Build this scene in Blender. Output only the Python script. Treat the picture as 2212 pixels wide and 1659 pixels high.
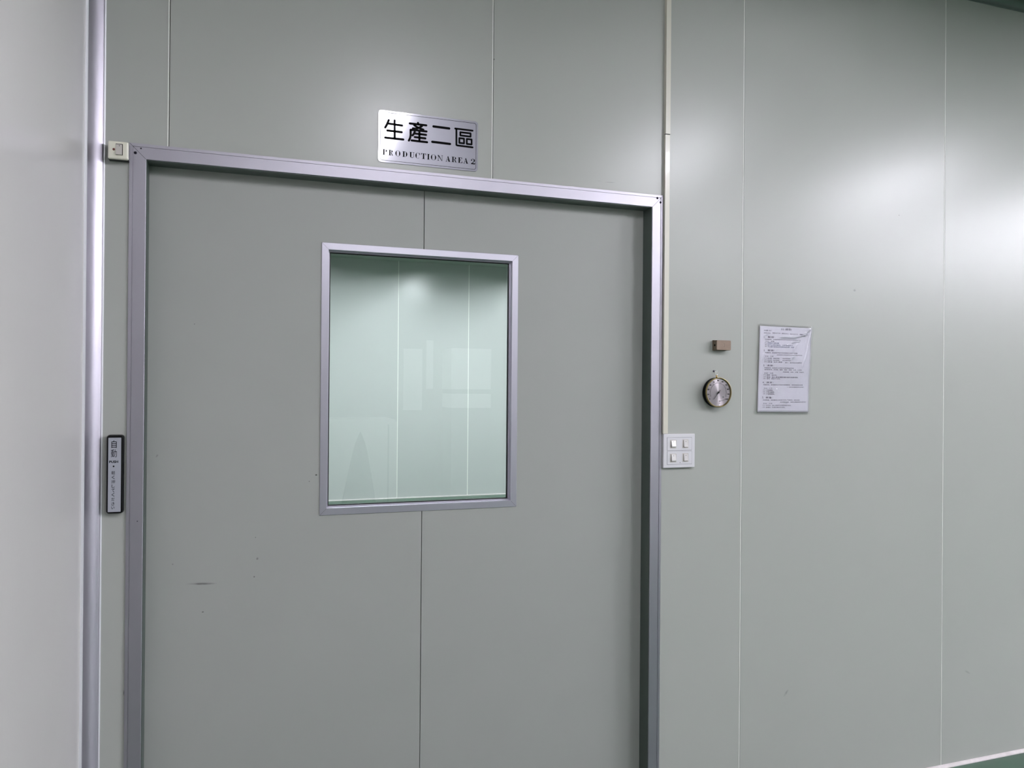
import bpy, bmesh, math, random
from mathutils import Vector, Matrix
import numpy as np

random.seed(4)
C = bpy.context.scene
for o in list(bpy.data.objects):
    bpy.data.objects.remove(o)

# ------------------------------------------------------------------ camera
W_PX, H_PX, F_PX = 2212.0, 1659.0, 1661.0
YAW, PITCH, ROLL = 0.330227, 0.0024636, 0.0080758
CAM = Vector((0.0, -2.4, 1.543))
_f = Vector((math.sin(YAW) * math.cos(PITCH), math.cos(YAW) * math.cos(PITCH), math.sin(PITCH)))
_r = Vector((math.cos(YAW), -math.sin(YAW), 0.0))
_u = _r.cross(_f)
R2 = _r * math.cos(ROLL) + _u * math.sin(ROLL)
U2 = -_r * math.sin(ROLL) + _u * math.cos(ROLL)
cam_d = bpy.data.cameras.new('camera')
cam = bpy.data.objects.new('camera', cam_d)
C.collection.objects.link(cam)
cam_d.sensor_fit = 'HORIZONTAL'
cam_d.sensor_width = 36.0
cam_d.lens = F_PX / W_PX * 36.0
cam_d.clip_start = 0.02
M = Matrix(((R2.x, U2.x, -_f.x, CAM.x), (R2.y, U2.y, -_f.y, CAM.y), (R2.z, U2.z, -_f.z, CAM.z), (0, 0, 0, 1)))
cam.matrix_world = M
C.camera = cam


def on(px, py, Y=0.0):
    """world point where the wall-parallel plane y=Y is met at a measured photo position"""
    d = _f + R2 * ((px - W_PX / 2) / F_PX) - U2 * ((py - H_PX / 2) / F_PX)
    t = (Y - CAM.y) / d.y
    return CAM + d * t


# ------------------------------------------------------------------ world / exposure
wd = bpy.data.worlds.new('world')
C.world = wd
wd.use_nodes = True
wd.node_tree.nodes['Background'].inputs[0].default_value = (0.5, 0.52, 0.55, 1)
wd.node_tree.nodes['Background'].inputs[1].default_value = 0.05
C.view_settings.view_transform = 'Standard'
C.view_settings.look = 'None'
C.view_settings.gamma = 1
C.view_settings.use_curve_mapping = False
C.view_settings.exposure = 0.0
LAMP = 168.0          # radiance of the ceiling lamp diffusers
LAMP_FAR = 390.0
LAMP_COL = (0.985, 0.965, 1.06)

CEIL = 3.19
CEIL_FAR = 3.232


# ------------------------------------------------------------------ materials
def lin(c):
    return tuple(((v / 255) / 12.92 if v / 255 <= 0.04045 else (((v / 255) + 0.055) / 1.055) ** 2.4) for v in c) + (1.0,)


def mat(name, rgb, rough=0.5, metal=0.0, spec=0.5, bump=0.0, bscale=40.0, var=0.0, vscale=3.0, coat=0.0, aniso=0.0, tangent=None,
        emit=None, marks=None, stretch=None):
    m = bpy.data.materials.new(name)
    m.use_nodes = True
    nt = m.node_tree
    N, L = nt.nodes, nt.links
    b = N['Principled BSDF']
    b.inputs['Base Color'].default_value = lin(rgb)
    b.inputs['Roughness'].default_value = rough
    b.inputs['Metallic'].default_value = metal
    b.inputs['Specular IOR Level'].default_value = spec
    b.inputs['Coat Weight'].default_value = coat
    b.inputs['Coat Roughness'].default_value = 0.08
    tc = N.new('ShaderNodeTexCoord')
    src = tc.outputs['Object']
    if stretch:
        mp = N.new('ShaderNodeMapping')
        mp.inputs['Scale'].default_value = stretch
        L.new(src, mp.inputs['Vector'])
        src = mp.outputs['Vector']
    col = None
    if var > 0:
        n = N.new('ShaderNodeTexNoise')
        n.inputs['Scale'].default_value = vscale
        n.inputs['Detail'].default_value = 4
        L.new(src, n.inputs['Vector'])
        cr = N.new('ShaderNodeValToRGB')
        c = lin(rgb)
        cr.color_ramp.elements[0].position = 0.3
        cr.color_ramp.elements[1].position = 0.7
        cr.color_ramp.elements[0].color = tuple(v * (1 - var) for v in c[:3]) + (1,)
        cr.color_ramp.elements[1].color = tuple(min(1, v * (1 + var)) for v in c[:3]) + (1,)
        L.new(n.outputs['Fac'], cr.inputs['Fac'])
        col = cr.outputs['Color']
    if marks:                        # stains and scuffs with a shape of their own: (x, z, rx, rz, tilt, strength)
        ge = N.new('ShaderNodeNewGeometry')
        nz = N.new('ShaderNodeTexNoise')
        nz.inputs['Scale'].default_value = 60
        L.new(ge.outputs['Position'], nz.inputs['Vector'])
        for (x, z, rx, rz, tilt, st) in marks:
            mp = N.new('ShaderNodeMapping')
            mp.vector_type = 'TEXTURE'
            mp.inputs['Location'].default_value = (x, 0, z)
            mp.inputs['Rotation'].default_value = (0, tilt, 0)
            mp.inputs['Scale'].default_value = (rx, 10, rz)
            L.new(ge.outputs['Position'], mp.inputs['Vector'])
            ln = N.new('ShaderNodeVectorMath')
            ln.operation = 'LENGTH'
            L.new(mp.outputs['Vector'], ln.inputs[0])
            mr = N.new('ShaderNodeMapRange')
            mr.inputs['From Min'].default_value = 1.0
            mr.inputs['From Max'].default_value = 0.3
            mr.inputs['To Max'].default_value = st * 2
            L.new(ln.outputs['Value'], mr.inputs['Value'])
            mu = N.new('ShaderNodeMath')
            mu.operation = 'MULTIPLY'
            mu.use_clamp = True
            L.new(mr.outputs['Result'], mu.inputs[0])
            L.new(nz.outputs['Fac'], mu.inputs[1])
            mx = N.new('ShaderNodeMix')
            mx.data_type = 'RGBA'
            L.new(mu.outputs[0], mx.inputs['Factor'])
            if col is None:
                mx.inputs['A'].default_value = lin(rgb)
            else:
                L.new(col, mx.inputs['A'])
            mx.inputs['B'].default_value = (0.05, 0.05, 0.045, 1)
            col = mx.outputs['Result']
    if col is not None:
        L.new(col, b.inputs['Base Color'])
    if bump > 0:
        n = N.new('ShaderNodeTexNoise')
        n.inputs['Scale'].default_value = bscale
        n.inputs['Detail'].default_value = 3
        L.new(src, n.inputs['Vector'])
        bp = N.new('ShaderNodeBump')
        bp.inputs['Strength'].default_value = bump
        bp.inputs['Distance'].default_value = 0.002
        L.new(n.outputs['Fac'], bp.inputs['Height'])
        L.new(bp.outputs['Normal'], b.inputs['Normal'])
    if aniso:
        b.inputs['Anisotropic'].default_value = aniso
        if tangent:
            if tangent == 'UP':
                tg = N.new('ShaderNodeCombineXYZ')
                tg.inputs[2].default_value = 1.0
                L.new(tg.outputs['Vector'], b.inputs['Tangent'])
            else:
                tg = N.new('ShaderNodeTangent')
                tg.direction_type = 'RADIAL'
                tg.axis = tangent
                L.new(tg.outputs['Tangent'], b.inputs['Tangent'])
                b.inputs['Anisotropic Rotation'].default_value = 0.25
    if emit:
        b.inputs['Emission Color'].default_value = tuple(emit[0]) + (1,)
        b.inputs['Emission Strength'].default_value = emit[1]
    return m


def glass_mat(name, tint, ior=1.5, rough=0.0, bump=0.0, bscale=20, milk=0.0):
    m = bpy.data.materials.new(name)
    m.use_nodes = True
    nt = m.node_tree
    N, L = nt.nodes, nt.links
    N.remove(N['Principled BSDF'])
    out = N['Material Output']
    tr = N.new('ShaderNodeBsdfTransparent')
    tr.inputs['Color'].default_value = tuple(tint) + (1,)
    gl = N.new('ShaderNodeBsdfGlossy')
    gl.inputs['Roughness'].default_value = rough
    gl.inputs['Color'].default_value = (1, 1, 1, 1)
    fr = N.new('ShaderNodeFresnel')
    fr.inputs['IOR'].default_value = ior
    mx = N.new('ShaderNodeMixShader')
    L.new(fr.outputs['Fac'], mx.inputs['Fac'])
    if milk:
        df = N.new('ShaderNodeBsdfDiffuse')
        df.inputs['Color'].default_value = (0.8, 0.8, 0.82, 1)
        m2 = N.new('ShaderNodeMixShader')
        m2.inputs['Fac'].default_value = milk
        L.new(tr.outputs['BSDF'], m2.inputs[1])
        L.new(df.outputs['BSDF'], m2.inputs[2])
        L.new(m2.outputs['Shader'], mx.inputs[1])
    else:
        L.new(tr.outputs['BSDF'], mx.inputs[1])
    L.new(gl.outputs['BSDF'], mx.inputs[2])
    L.new(mx.outputs['Shader'], out.inputs['Surface'])
    if bump:
        tc = N.new('ShaderNodeTexCoord')
        n = N.new('ShaderNodeTexNoise')
        n.inputs['Scale'].default_value = bscale
        n.inputs['Detail'].default_value = 1.5
        n.inputs['Distortion'].default_value = 0.8
        L.new(tc.outputs['Object'], n.inputs['Vector'])
        bp = N.new('ShaderNodeBump')
        bp.inputs['Strength'].default_value = bump
        bp.inputs['Distance'].default_value = 0.01
        L.new(n.outputs['Fac'], bp.inputs['Height'])
        L.new(bp.outputs['Normal'], gl.inputs['Normal'])
        L.new(bp.outputs['Normal'], fr.inputs['Normal'])
    return m


def pm(px, py, w, h, tilt, st, Y=0.0):
    p = on(px, py, Y)
    return (p.x, p.z, w, h, tilt, st)


DY = 0.06     # front plane of the door leaf
WALL_MARKS = [pm(1318, 394, .022, .0014, -.06, .35), pm(1295, 391, .012, .001, -.06, .2), pm(1846, 627, .008, .006, 0, .35), pm(1942, 465, .003, .003, 0, .6),
              pm(1698, 1497, .006, .018, .7, .25), pm(2090, 1452, .02, .005, .5, .2), pm(1067, 128, .004, .004, 0, .8),
              pm(268, 1497, .003, .010, 0, .8)]
DOOR_MARKS = [pm(436, 1261, .045, .004, .06, .55, DY), pm(549, 1246, .003, .003, 0, .9, DY), pm(438, 1322, .004, .002, 0, .9, DY),
              pm(683, 1026, .004, .003, 0, 1, DY), pm(668, 1040, .002, .002, 0, .9, DY), pm(373, 1219, .003, .003, 0, .6, DY),
              pm(552, 1161, .002, .002, 0, .9, DY), pm(339, 985, .003, .006, .5, .5, DY), pm(556, 1207, .004, .005, .3, .5, DY),
              pm(420, 700, .002, .002, 0, .6, DY)]

m_wall = mat('painted_steel_wall', (171, 173, 167), rough=0.28, spec=0.42, bump=0.04, bscale=120, var=0.012, vscale=2.0, marks=WALL_MARKS)
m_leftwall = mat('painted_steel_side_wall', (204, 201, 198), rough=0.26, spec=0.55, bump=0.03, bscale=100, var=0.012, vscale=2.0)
m_front = mat('grey_opposite_wall', (132, 135, 131), rough=0.45, var=0.012)
m_door = mat('painted_steel_door', (160, 162, 157), rough=0.45, spec=0.35, bump=0.05, bscale=140, var=0.012, vscale=2.5, marks=DOOR_MARKS)
m_seam = mat('pale_panel_seam', (228, 229, 222), rough=0.4)
m_dark = mat('dark_gap', (48, 52, 48), rough=0.8)
m_post = mat('matt_aluminium_cove', (184, 180, 190), rough=0.43, metal=1.0)
m_alu = mat('anodised_aluminium', (178, 175, 184), rough=0.46, metal=1.0, bump=0.02, bscale=300, var=0.02, vscale=8)
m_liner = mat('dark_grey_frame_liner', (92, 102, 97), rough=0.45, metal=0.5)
m_alu_edge = mat('polished_aluminium_lip', (226, 226, 230), rough=0.4, metal=0.2)
m_alu2 = mat('window_aluminium', (206, 203, 214), rough=0.42, metal=0.95, bump=0.02, bscale=300)
m_rubber = mat('black_rubber', (18, 18, 20), rough=0.45)
m_ceiling = mat('ceiling_panels', (168, 173, 167), rough=0.55, var=0.01)
m_floor = mat('green_epoxy_floor', (34, 78, 54), rough=0.3, spec=0.6, bump=0.06, bscale=12, var=0.06, vscale=2)
m_bead = mat('white_sealant', (222, 214, 214), rough=0.5, var=0.1, vscale=30)
m_glass = glass_mat('green_tinted_glass', (0.955, 0.984, 0.968), ior=1.45)
m_ivory = mat('ivory_plastic', (214, 210, 196), rough=0.3, coat=0.2)
m_ivory2 = mat('aged_ivory_plastic', (226, 223, 206), rough=0.28, coat=0.3)
m_white = mat('white_plastic', (218, 216, 220), rough=0.3, coat=0.2)
m_rocker = mat('rocker_white_plastic', (214, 210, 208), rough=0.22, coat=0.2)
m_rocker2 = mat('rocker_grey_plastic', (196, 190, 184), rough=0.3)
m_redbrown = mat('dark_red_indicator', (92, 40, 32), rough=0.3)
m_black = mat('black_gloss_plastic', (7, 7, 8), rough=0.3, spec=0.25)
m_ink = mat('black_ink', (8, 8, 10), rough=0.8, spec=0.08)
m_plateface = mat('silver_plate_face', (178, 180, 190), rough=0.4, metal=0.35)
m_sign = mat('brushed_steel_sign', (146, 145, 153), rough=0.42, metal=1.0, coat=1.0, aniso=0.4, tangent='UP', bump=0.03, bscale=30, stretch=(1, 1, 60))
m_brown = mat('brown_plastic', (138, 118, 102), rough=0.6, var=0.04, vscale=80)
m_brown2 = mat('dark_brown_plastic', (94, 81, 64), rough=0.6, var=0.06, vscale=80)
m_brass = mat('aged_brass', (136, 122, 84), rough=0.28, metal=1.0)
m_chrome = mat('chrome_metal', (225, 222, 215), rough=0.3, metal=1.0)
m_gold = mat('gold_metal', (214, 176, 110), rough=0.22, metal=1.0)
m_dial = mat('spun_metal_dial', (222, 212, 218), rough=0.24, metal=0.75, aniso=0.95, tangent='Y')
m_paper = mat('white_paper', (240, 238, 247), rough=0.6, var=0.01, vscale=30)
m_print = mat('printer_ink', (112, 104, 124), rough=0.7)
m_print_blue = mat('blue_printer_ink', (112, 122, 156), rough=0.7)
m_sleeve = glass_mat('clear_plastic_sleeve', (0.975, 0.975, 0.975), ior=1.45, rough=0.05, bump=0.06, bscale=30, milk=0.07)
m_screw = mat('dark_screw_metal', (70, 66, 80), rough=0.4, metal=0.9)
m_lampframe = mat('white_lamp_frame', (230, 230, 230), rough=0.4)
m_lamp = mat('lamp_diffuser', (240, 240, 240), rough=0.5, emit=(LAMP_COL, LAMP))
m_lamp_far = mat('far_lamp_diffuser', (240, 240, 240), rough=0.5, emit=(LAMP_COL, LAMP_FAR))
m_farwall = mat('far_room_panel_wall', (176, 178, 176), rough=0.28, spec=0.5)
m_farcab = mat('far_white_cabinet', (181, 183, 181), rough=0.35)
m_farcone = mat('far_grey_cloth', (166, 169, 167), rough=0.8)
m_fardark = mat('far_grey_trim', (168, 170, 168), rough=0.6)


# ------------------------------------------------------------------ mesh helpers
class MB:
    def __init__(self):
        self.v, self.f, self.m, self.s = [], [], [], []

    def add(self, vs, fs, mi=0, smooth=False):
        b = len(self.v)
        self.v += [tuple(p) for p in vs]
        for f in fs:
            self.f.append(tuple(b + i for i in f))
            self.m.append(mi)
            self.s.append(smooth)
        return self

    def box(self, x0, x1, y0, y1, z0, z1, mi=0):
        x0, x1 = sorted((x0, x1)); y0, y1 = sorted((y0, y1)); z0, z1 = sorted((z0, z1))
        v = [(x0, y0, z0), (x1, y0, z0), (x1, y1, z0), (x0, y1, z0), (x0, y0, z1), (x1, y0, z1), (x1, y1, z1), (x0, y1, z1)]
        return self.add(v, [(0, 3, 2, 1), (4, 5, 6, 7), (0, 1, 5, 4), (1, 2, 6, 5), (2, 3, 7, 6), (3, 0, 4, 7)], mi)

    def prism(self, pts, y0, y1, mi=0):
        """pts: outline in (x, z), counter-clockwise seen from -y; front at y0 (smaller y)"""
        n = len(pts)
        a = sum(pts[i][0] * pts[(i + 1) % n][1] - pts[(i + 1) % n][0] * pts[i][1] for i in range(n))
        if a < 0:
            pts = pts[::-1]
        v = [(x, y0, z) for x, z in pts] + [(x, y1, z) for x, z in pts]
        f = [tuple(range(n)), tuple(range(2 * n - 1, n - 1, -1))]
        f += [(i, i + n, (i + 1) % n + n, (i + 1) % n) for i in range(n)]
        return self.add(v, f, mi)

    def extrude_z(self, prof, z0, z1, mi=0, smooth=False, closed=True):
        n = len(prof)
        v = [(x, y, z0) for x, y in prof] + [(x, y, z1) for x, y in prof]
        f = [(i, (i + 1) % n, (i + 1) % n + n, i + n) for i in range(n if closed else n - 1)]
        if closed:
            f += [tuple(range(n - 1, -1, -1)), tuple(range(n, 2 * n))]
        return self.add(v, f, mi, smooth)

    def stroke(self, pts, w, y0, y1, cap=6, mi=0):
        """round-ended pen stroke of width w through (x, z) points, as thin solid pieces"""
        r = w / 2
        for (a, b) in zip(pts[:-1], pts[1:]):
            self.k = getattr(self, 'k', 0) + 1
            y0 = y0 - 0.000012 if self.k < 30 else y0
            ax, az = a; bx, bz = b
            dx, dz = bx - ax, bz - az
            an = math.atan2(dz, dx)
            out = []
            for k in range(cap + 1):
                t = an + math.pi / 2 + math.pi * k / cap
                out.append((ax + r * math.cos(t), az + r * math.sin(t)))
            for k in range(cap + 1):
                t = an - math.pi / 2 + math.pi * k / cap
                out.append((bx + r * math.cos(t), bz + r * math.sin(t)))
            self.prism(out, y0, y1, mi)
        return self

    def ring(self, c, r0, r1, y0, y1, seg=64, mi=0, smooth=True, sz=1.0):
        cx, cz = c
        v = []
        for (r, y) in ((r0, y0), (r1, y0), (r1, y1), (r0, y1)):
            for k in range(seg):
                t = 2 * math.pi * k / seg
                v.append((cx + r * math.cos(t), y, cz + r * sz * math.sin(t)))
        f = []
        for j in range(4):
            for k in range(seg):
                a = j * seg + k; b = j * seg + (k + 1) % seg
                c2 = ((j + 1) % 4) * seg + (k + 1) % seg; d = ((j + 1) % 4) * seg + k
                f.append((a, b, c2, d))
        return self.add(v, f, mi, False)

    def lathe_y(self, c, prof, seg=64, mi=0, smooth=True):
        """prof: list of (radius, y)"""
        cx, cz = c
        v, f = [], []
        for (r, y) in prof:
            for k in range(seg):
                t = 2 * math.pi * k / seg
                v.append((cx + r * math.cos(t), y, cz + r * math.sin(t)))
        for j in range(len(prof) - 1):
            for k in range(seg):
                f.append((j * seg + k, j * seg + (k + 1) % seg, (j + 1) * seg + (k + 1) % seg, (j + 1) * seg + k))
        return self.add(v, f, mi, smooth)

    def tube(self, pts, r, seg=10, mi=0, closed=False):
        P = [Vector(p) for p in pts]
        n = len(P)
        v, f = [], []
        for i, p in enumerate(P):
            if closed:
                t = (P[(i + 1) % n] - P[i - 1]).normalized()
            else:
                t = (P[min(i + 1, n - 1)] - P[max(i - 1, 0)]).normalized()
            a = t.orthogonal().normalized() if abs(t.y) > .95 else t.cross(Vector((0, 1, 0))).normalized()
            b = t.cross(a)
            for k in range(seg):
                th = 2 * math.pi * k / seg
                v.append(p + a * (r * math.cos(th)) + b * (r * math.sin(th)))
        for i in range(n if closed else n - 1):
            for k in range(seg):
                j = (i + 1) % n
                f.append((i * seg + k, i * seg + (k + 1) % seg, j * seg + (k + 1) % seg, j * seg + k))
        if not closed:
            f.append(tuple(range(seg - 1, -1, -1)))
            f.append(tuple((n - 1) * seg + k for k in range(seg)))
        return self.add(v, f, mi, True)

    def mesh_from(self, me, mx, mi=0):
        self.add([mx @ v.co for v in me.vertices], [tuple(p.vertices) for p in me.polygons], mi)
        return self

    def build(self, name, mats, parent=None, bevel=0.0, bseg=2, origin=None):
        if not isinstance(mats, (list, tuple)):
            mats = [mats]
        if origin is None:
            if parent is not None:
                origin = Vector(parent.matrix_world.translation) if parent.parent is None else None
                if origin is None:
                    origin = Vector(parent['_o'])
                    # meshes of sub-parts share the root's frame
            else:
                origin = Vector((0, 0, 0))
        own = Vector(origin)
        me = bpy.data.meshes.new(name)
        me.from_pydata([tuple(Vector(p) - own) for p in self.v], [], self.f)
        for m_ in mats:
            me.materials.append(m_)
        for p, mi, s in zip(me.polygons, self.m, self.s):
            p.material_index = mi
            p.use_smooth = s
        me.update()
        bm = bmesh.new()
        bm.from_mesh(me)
        if self.__dict__.get('fixn', True):
            bmesh.ops.recalc_face_normals(bm, faces=bm.faces)
        bm.to_mesh(me)
        bm.free()
        o = bpy.data.objects.new(name, me)
        C.collection.objects.link(o)
        if parent is not None:
            o.parent = parent
            if parent.type == 'EMPTY' or parent.get('_root'):
                o.location = own - Vector(parent.get('_w', parent.location))
            else:
                o.location = own - Vector(parent['_w'])
        else:
            o.location = own
        o['_w'] = tuple(own)
        o['_o'] = tuple(own)
        if bevel > 0:
            bv = o.modifiers.new('bevel', 'BEVEL')
            bv.width = bevel
            bv.segments = bseg
            bv.limit_method = 'ANGLE'
            bv.angle_limit = math.radians(40)
        return o


def tag(o, label=None, cat=None, group=None, kind=None):
    if label: o['label'] = label
    if cat: o['category'] = cat
    if group: o['group'] = group
    if kind: o['kind'] = kind
    return o


def thing(name, loc, label, cat, group=None, kind=None):
    o = bpy.data.objects.new(name, None)
    o.empty_display_size = 0.05
    C.collection.objects.link(o)
    o.location = loc
    o['_w'] = tuple(loc)
    o['_o'] = tuple(loc)
    tag(o, label, cat, group, kind)
    bpy.context.view_layer.update()
    return o


def rrect(x0, x1, z0, z1, r, seg=6):
    out = []
    for (cx, cz, a) in ((x1 - r, z0 + r, -90), (x1 - r, z1 - r, 0), (x0 + r, z1 - r, 90), (x0 + r, z0 + r, 180)):
        for k in range(seg + 1):
            t = math.radians(a + 90 * k / seg)
            out.append((cx + r * math.cos(t), cz + r * math.sin(t)))
    return out


def rrect_ring(mb, x0, x1, z0, z1, r, w, y0, y1, mi=0):
    a = rrect(x0, x1, z0, z1, r)
    b = rrect(x0 + w, x1 - w, z0 + w, z1 - w, max(r - w, 0.0003))
    n = len(a)
    v = [(x, y0, z) for x, z in a] + [(x, y0, z) for x, z in b] + [(x, y1, z) for x, z in a] + [(x, y1, z) for x, z in b]
    f = []
    for i in range(n):
        j = (i + 1) % n
        f += [(i, j, n + j, n + i), (2 * n + i, 3 * n + i, 3 * n + j, 2 * n + j), (i, 2 * n + i, 2 * n + j, j), (n + i, n + j, 3 * n + j, 3 * n + i)]
    mb.add(v, f, mi)


_fc = bpy.data.curves.new('lettering', 'FONT')
_fo = bpy.data.objects.new('lettering', _fc)
C.collection.objects.link(_fo)


def text_mesh(body, size=1.0, extrude=0.0, offset=0.0, align='LEFT'):
    _fc.body = body
    _fc.size = size
    _fc.extrude = extrude
    _fc.offset = offset
    _fc.align_x = align
    _fc.resolution_u = 2
    dg = bpy.context.evaluated_depsgraph_get()
    dg.update()
    return bpy.data.meshes.new_from_object(_fo.evaluated_get(dg))


def bounds(me):
    xs = [v.co.x for v in me.vertices]; ys = [v.co.y for v in me.vertices]
    return min(xs), max(xs), min(ys), max(ys)


def fit_text(mb, body, x0, x1, z0, z1, y, mi=0, offset=0.0):
    """set the words so that they just fill the given rectangle on the plane y, facing -y"""
    me = text_mesh(body, 1.0, 0.0, offset)
    a, b, c, d = bounds(me)
    sx = (x1 - x0) / max(b - a, 1e-6)
    sz = (z1 - z0) / max(d - c, 1e-6)
    mx = Matrix(((sx, 0, 0, x0 - a * sx), (0, 0, -1, y), (0, sz, 0, z0 - c * sz), (0, 0, 0, 1)))
    mb.mesh_from(me, mx, mi)
    bpy.data.meshes.remove(me)


# ================================================================== SETTING
XW = -0.425                     # left wall plane
XE, YB = 12.6, -6.2              # extents of the corridor room
FX0, FX1, FY1 = -2.6, 7.2, 8.0  # far room
OX0, OX1, OZ = -0.2785, 1.3400, 2.1750   # clear opening of the door frame
HX0, HX1, HZ = -0.305, 1.366, 2.200      # hole in the wall behind the frame face
WT = 0.056                      # wall thickness

# --- back wall: coated steel panels with pale seams
seams = [XW, on(365.5, 160).x, on(1064.8, 200).x, on(1603, 830).x, on(2038.6, 830).x, 3.665, 4.64, 5.61, 6.58, 7.55, 8.52, 9.49, 10.46, 11.43, XE]
wb = MB()
G = 0.0021
for i in range(len(seams) - 1):
    a = seams[i] + (G if i else 0)
    b = seams[i + 1] - (0.0034 if i < len(seams) - 2 else 0)
    def panel(x0, x1, z0, z1):
        if x1 - x0 > 1e-4:
            wb.box(x0, x1, 0, WT, z0, z1, 0)
    if b <= HX0 or a >= HX1:
        panel(a, b, 0, CEIL)
    else:
        panel(a, b, HZ, CEIL)
        if a < HX0: panel(a, HX0, 0, HZ)
        if b > HX1: panel(HX1, b, 0, HZ)
    if 0 < i + 1 < len(seams) - 1:
        s = seams[i + 1]
        z0 = HZ if (HX0 < s < HX1) else 0.0
        wb.box(s - 0.0034, s, -0.0008, WT, z0, CEIL, 1)           # pale folded lip
        wb.box(s, s + G, 0.014, WT, z0, CEIL, 2)                   # dark joint
tag(wb.build('wall_back', [m_wall, m_seam, m_dark]), kind='structure')

# --- left wall
wl = MB()
wl.box(XW - 0.05, XW, YB, 0.0, 0, CEIL, 0)
tag(wl.build('wall_left', [m_leftwall]), kind='structure')
wr = MB(); wr.box(XE, XE + 0.05, YB, WT, 0, CEIL)
tag(wr.build('wall_right', [m_front]), kind='structure')
wf = MB(); wf.box(XW - 0.05, XE + 0.05, YB - 0.05, YB, 0, CEIL)
tag(wf.build('wall_front', [m_front]), kind='structure')
fl = MB(); fl.box(XW - 0.05, XE + 0.05, YB - 0.05, WT, -0.05, 0)
tag(fl.build('floor', [m_floor]), kind='structure')
ce = MB(); ce.box(XW - 0.05, XE + 0.05, YB - 0.05, WT, CEIL, CEIL + 0.05)
tag(ce.build('ceiling', [m_ceiling]), kind='structure')

# --- cove posts
def cove_post():
    mb = MB()
    xa = -0.3845
    R = 0.037
    cx, cy = xa - 0.0025, -0.043
    pr = [(xa + 0.001, 0.0), (xa + 0.001, -0.0028), (xa - 0.0022, -0.0042)]
    arc = []
    ax_, ay_, bx_, by_ = cx, cy + R, XW + 0.003, -0.045
    for k in range(13):                       # shallow hollow between the two lips
        t = k / 12
        sag = 0.0055 * 4 * t * (1 - t)
        nx_, ny_ = -(ay_ - by_), -(bx_ - ax_)
        ln_ = math.hypot(nx_, ny_)
        arc.append((ax_ + (bx_ - ax_) * t + sag * (-abs(nx_) / ln_), ay_ + (by_ - ay_) * t + sag * (abs(ny_) / ln_)))
    end = [(XW + 0.0055, -0.046), (XW + 0.0055, -0.0535), (XW, -0.0545), (XW, 0.0)]
    n1 = len(pr)
    prof = pr + arc + end
    n = len(prof)
    z0, z1 = 0.0, CEIL
    v = [(x, y, z0) for x, y in prof] + [(x, y, z1) for x, y in prof]
    for i in range(n):
        j = (i + 1) % n
        mi = 0
        sm = n1 <= i < n1 + len(arc) - 1
        if i in (0, 1): mi = 1
        if i in (n1 + len(arc) - 1 + 2, n1 + len(arc) - 1 + 1): mi = 1
        mb.add([v[i], v[j], v[j + n], v[i + n]], [(0, 1, 2, 3)], mi, sm)
    me_o = mb.build('trim_2', [m_post, m_alu_edge])
    bm = bmesh.new(); bm.from_mesh(me_o.data)
    bmesh.ops.remove_doubles(bm, verts=bm.verts, dist=1e-5)
    bmesh.ops.recalc_face_normals(bm, faces=bm.faces)
    bm.to_mesh(me_o.data); bm.free()
    return me_o

tag(cove_post(), kind='structure')

# --- ceiling cove along the back wall
def cove_x(name, x0, x1, y_wall, zc, sgn=-1):
    mb = MB()
    R = 0.028
    prof = [(0.0, zc), (0.0, zc - 0.035), (0.003, zc - 0.035)]
    for k in range(9):
        t = math.radians(180 - 90 * k / 8)
        prof.append((0.003 + R + R * math.cos(t), zc - 0.032 + R * math.sin(t)))
    prof += [(0.036, zc - 0.003), (0.036, zc)]
    n = len(prof)
    v = [(x0, y_wall + sgn * y, z) for y, z in prof] + [(x1, y_wall + sgn * y, z) for y, z in prof]
    f = [(i, (i + 1) % n, (i + 1) % n + n, i + n) for i in range(n)]
    mb.add(v, f, 0, True)
    return mb.build(name, [m_liner])

tag(cove_x('trim_3', XW, XE, 0.0, CEIL), kind='structure')

# --- sealant bead along the floor
bb = MB()
for (x0, x1) in ((1.386, XE),):
    prof = [(0, 0), (-0.012, 0), (-0.011, 0.004), (-0.005, 0.0085), (0, 0.0105)]
    n = len(prof)
    bb.add([(x0, y, z) for y, z in prof] + [(x1, y, z) for y, z in prof],
           [(i, (i + 1) % n, (i + 1) % n + n, i + n) for i in range(n)] + [tuple(range(n)), tuple(range(2 * n - 1, n - 1, -1))])
tag(bb.build('baseboard_back', [m_bead]), kind='structure')

# --- door frame (mitred aluminium): outer rectangle, face 44 mm
FX_0, FX_1, FZ = -0.3225, 1.3805, 2.2190
PROUD = -0.0045
def frame_profile(w, depth, grooves=(0.0085,)):
    p = [(0, 0), (0, PROUD)]
    for g in grooves:
        p += [(g, PROUD), (g + 0.0003, PROUD + 0.0018), (g + 0.0019, PROUD + 0.0018), (g + 0.0022, PROUD)]
    p += [(w - 0.0012, PROUD), (w, PROUD + 0.0012), (w, depth), (w - 0.004, depth), (w - 0.004, 0.0)]
    return p

def mitred(prof, x0, x1, z0, z1, side):
    """member of a rectangular frame; prof in (inward, y). side: L R T B. z0 None = runs to the floor without a mitre"""
    mb = MB()
    def pt(a, y, end):
        if side == 'L':
            return (x0 + a, y, (z1 - a) if end else (z0 + a if z0 is not None else 0.0))
        if side == 'R':
            return (x1 - a, y, (z1 - a) if end else (z0 + a if z0 is not None else 0.0))
        if side == 'T':
            return ((x1 - a) if end else (x0 + a), y, z1 - a)
        return ((x1 - a) if end else (x0 + a), y, z0 + a)
    n = len(prof)
    v = [pt(a, y, 0) for a, y in prof] + [pt(a, y, 1) for a, y in prof]
    f = [(i, (i + 1) % n, (i + 1) % n + n, i + n) for i in range(n)] + [tuple(range(n)), tuple(range(2 * n - 1, n - 1, -1))]
    mb.add(v, f)
    return mb

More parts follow.
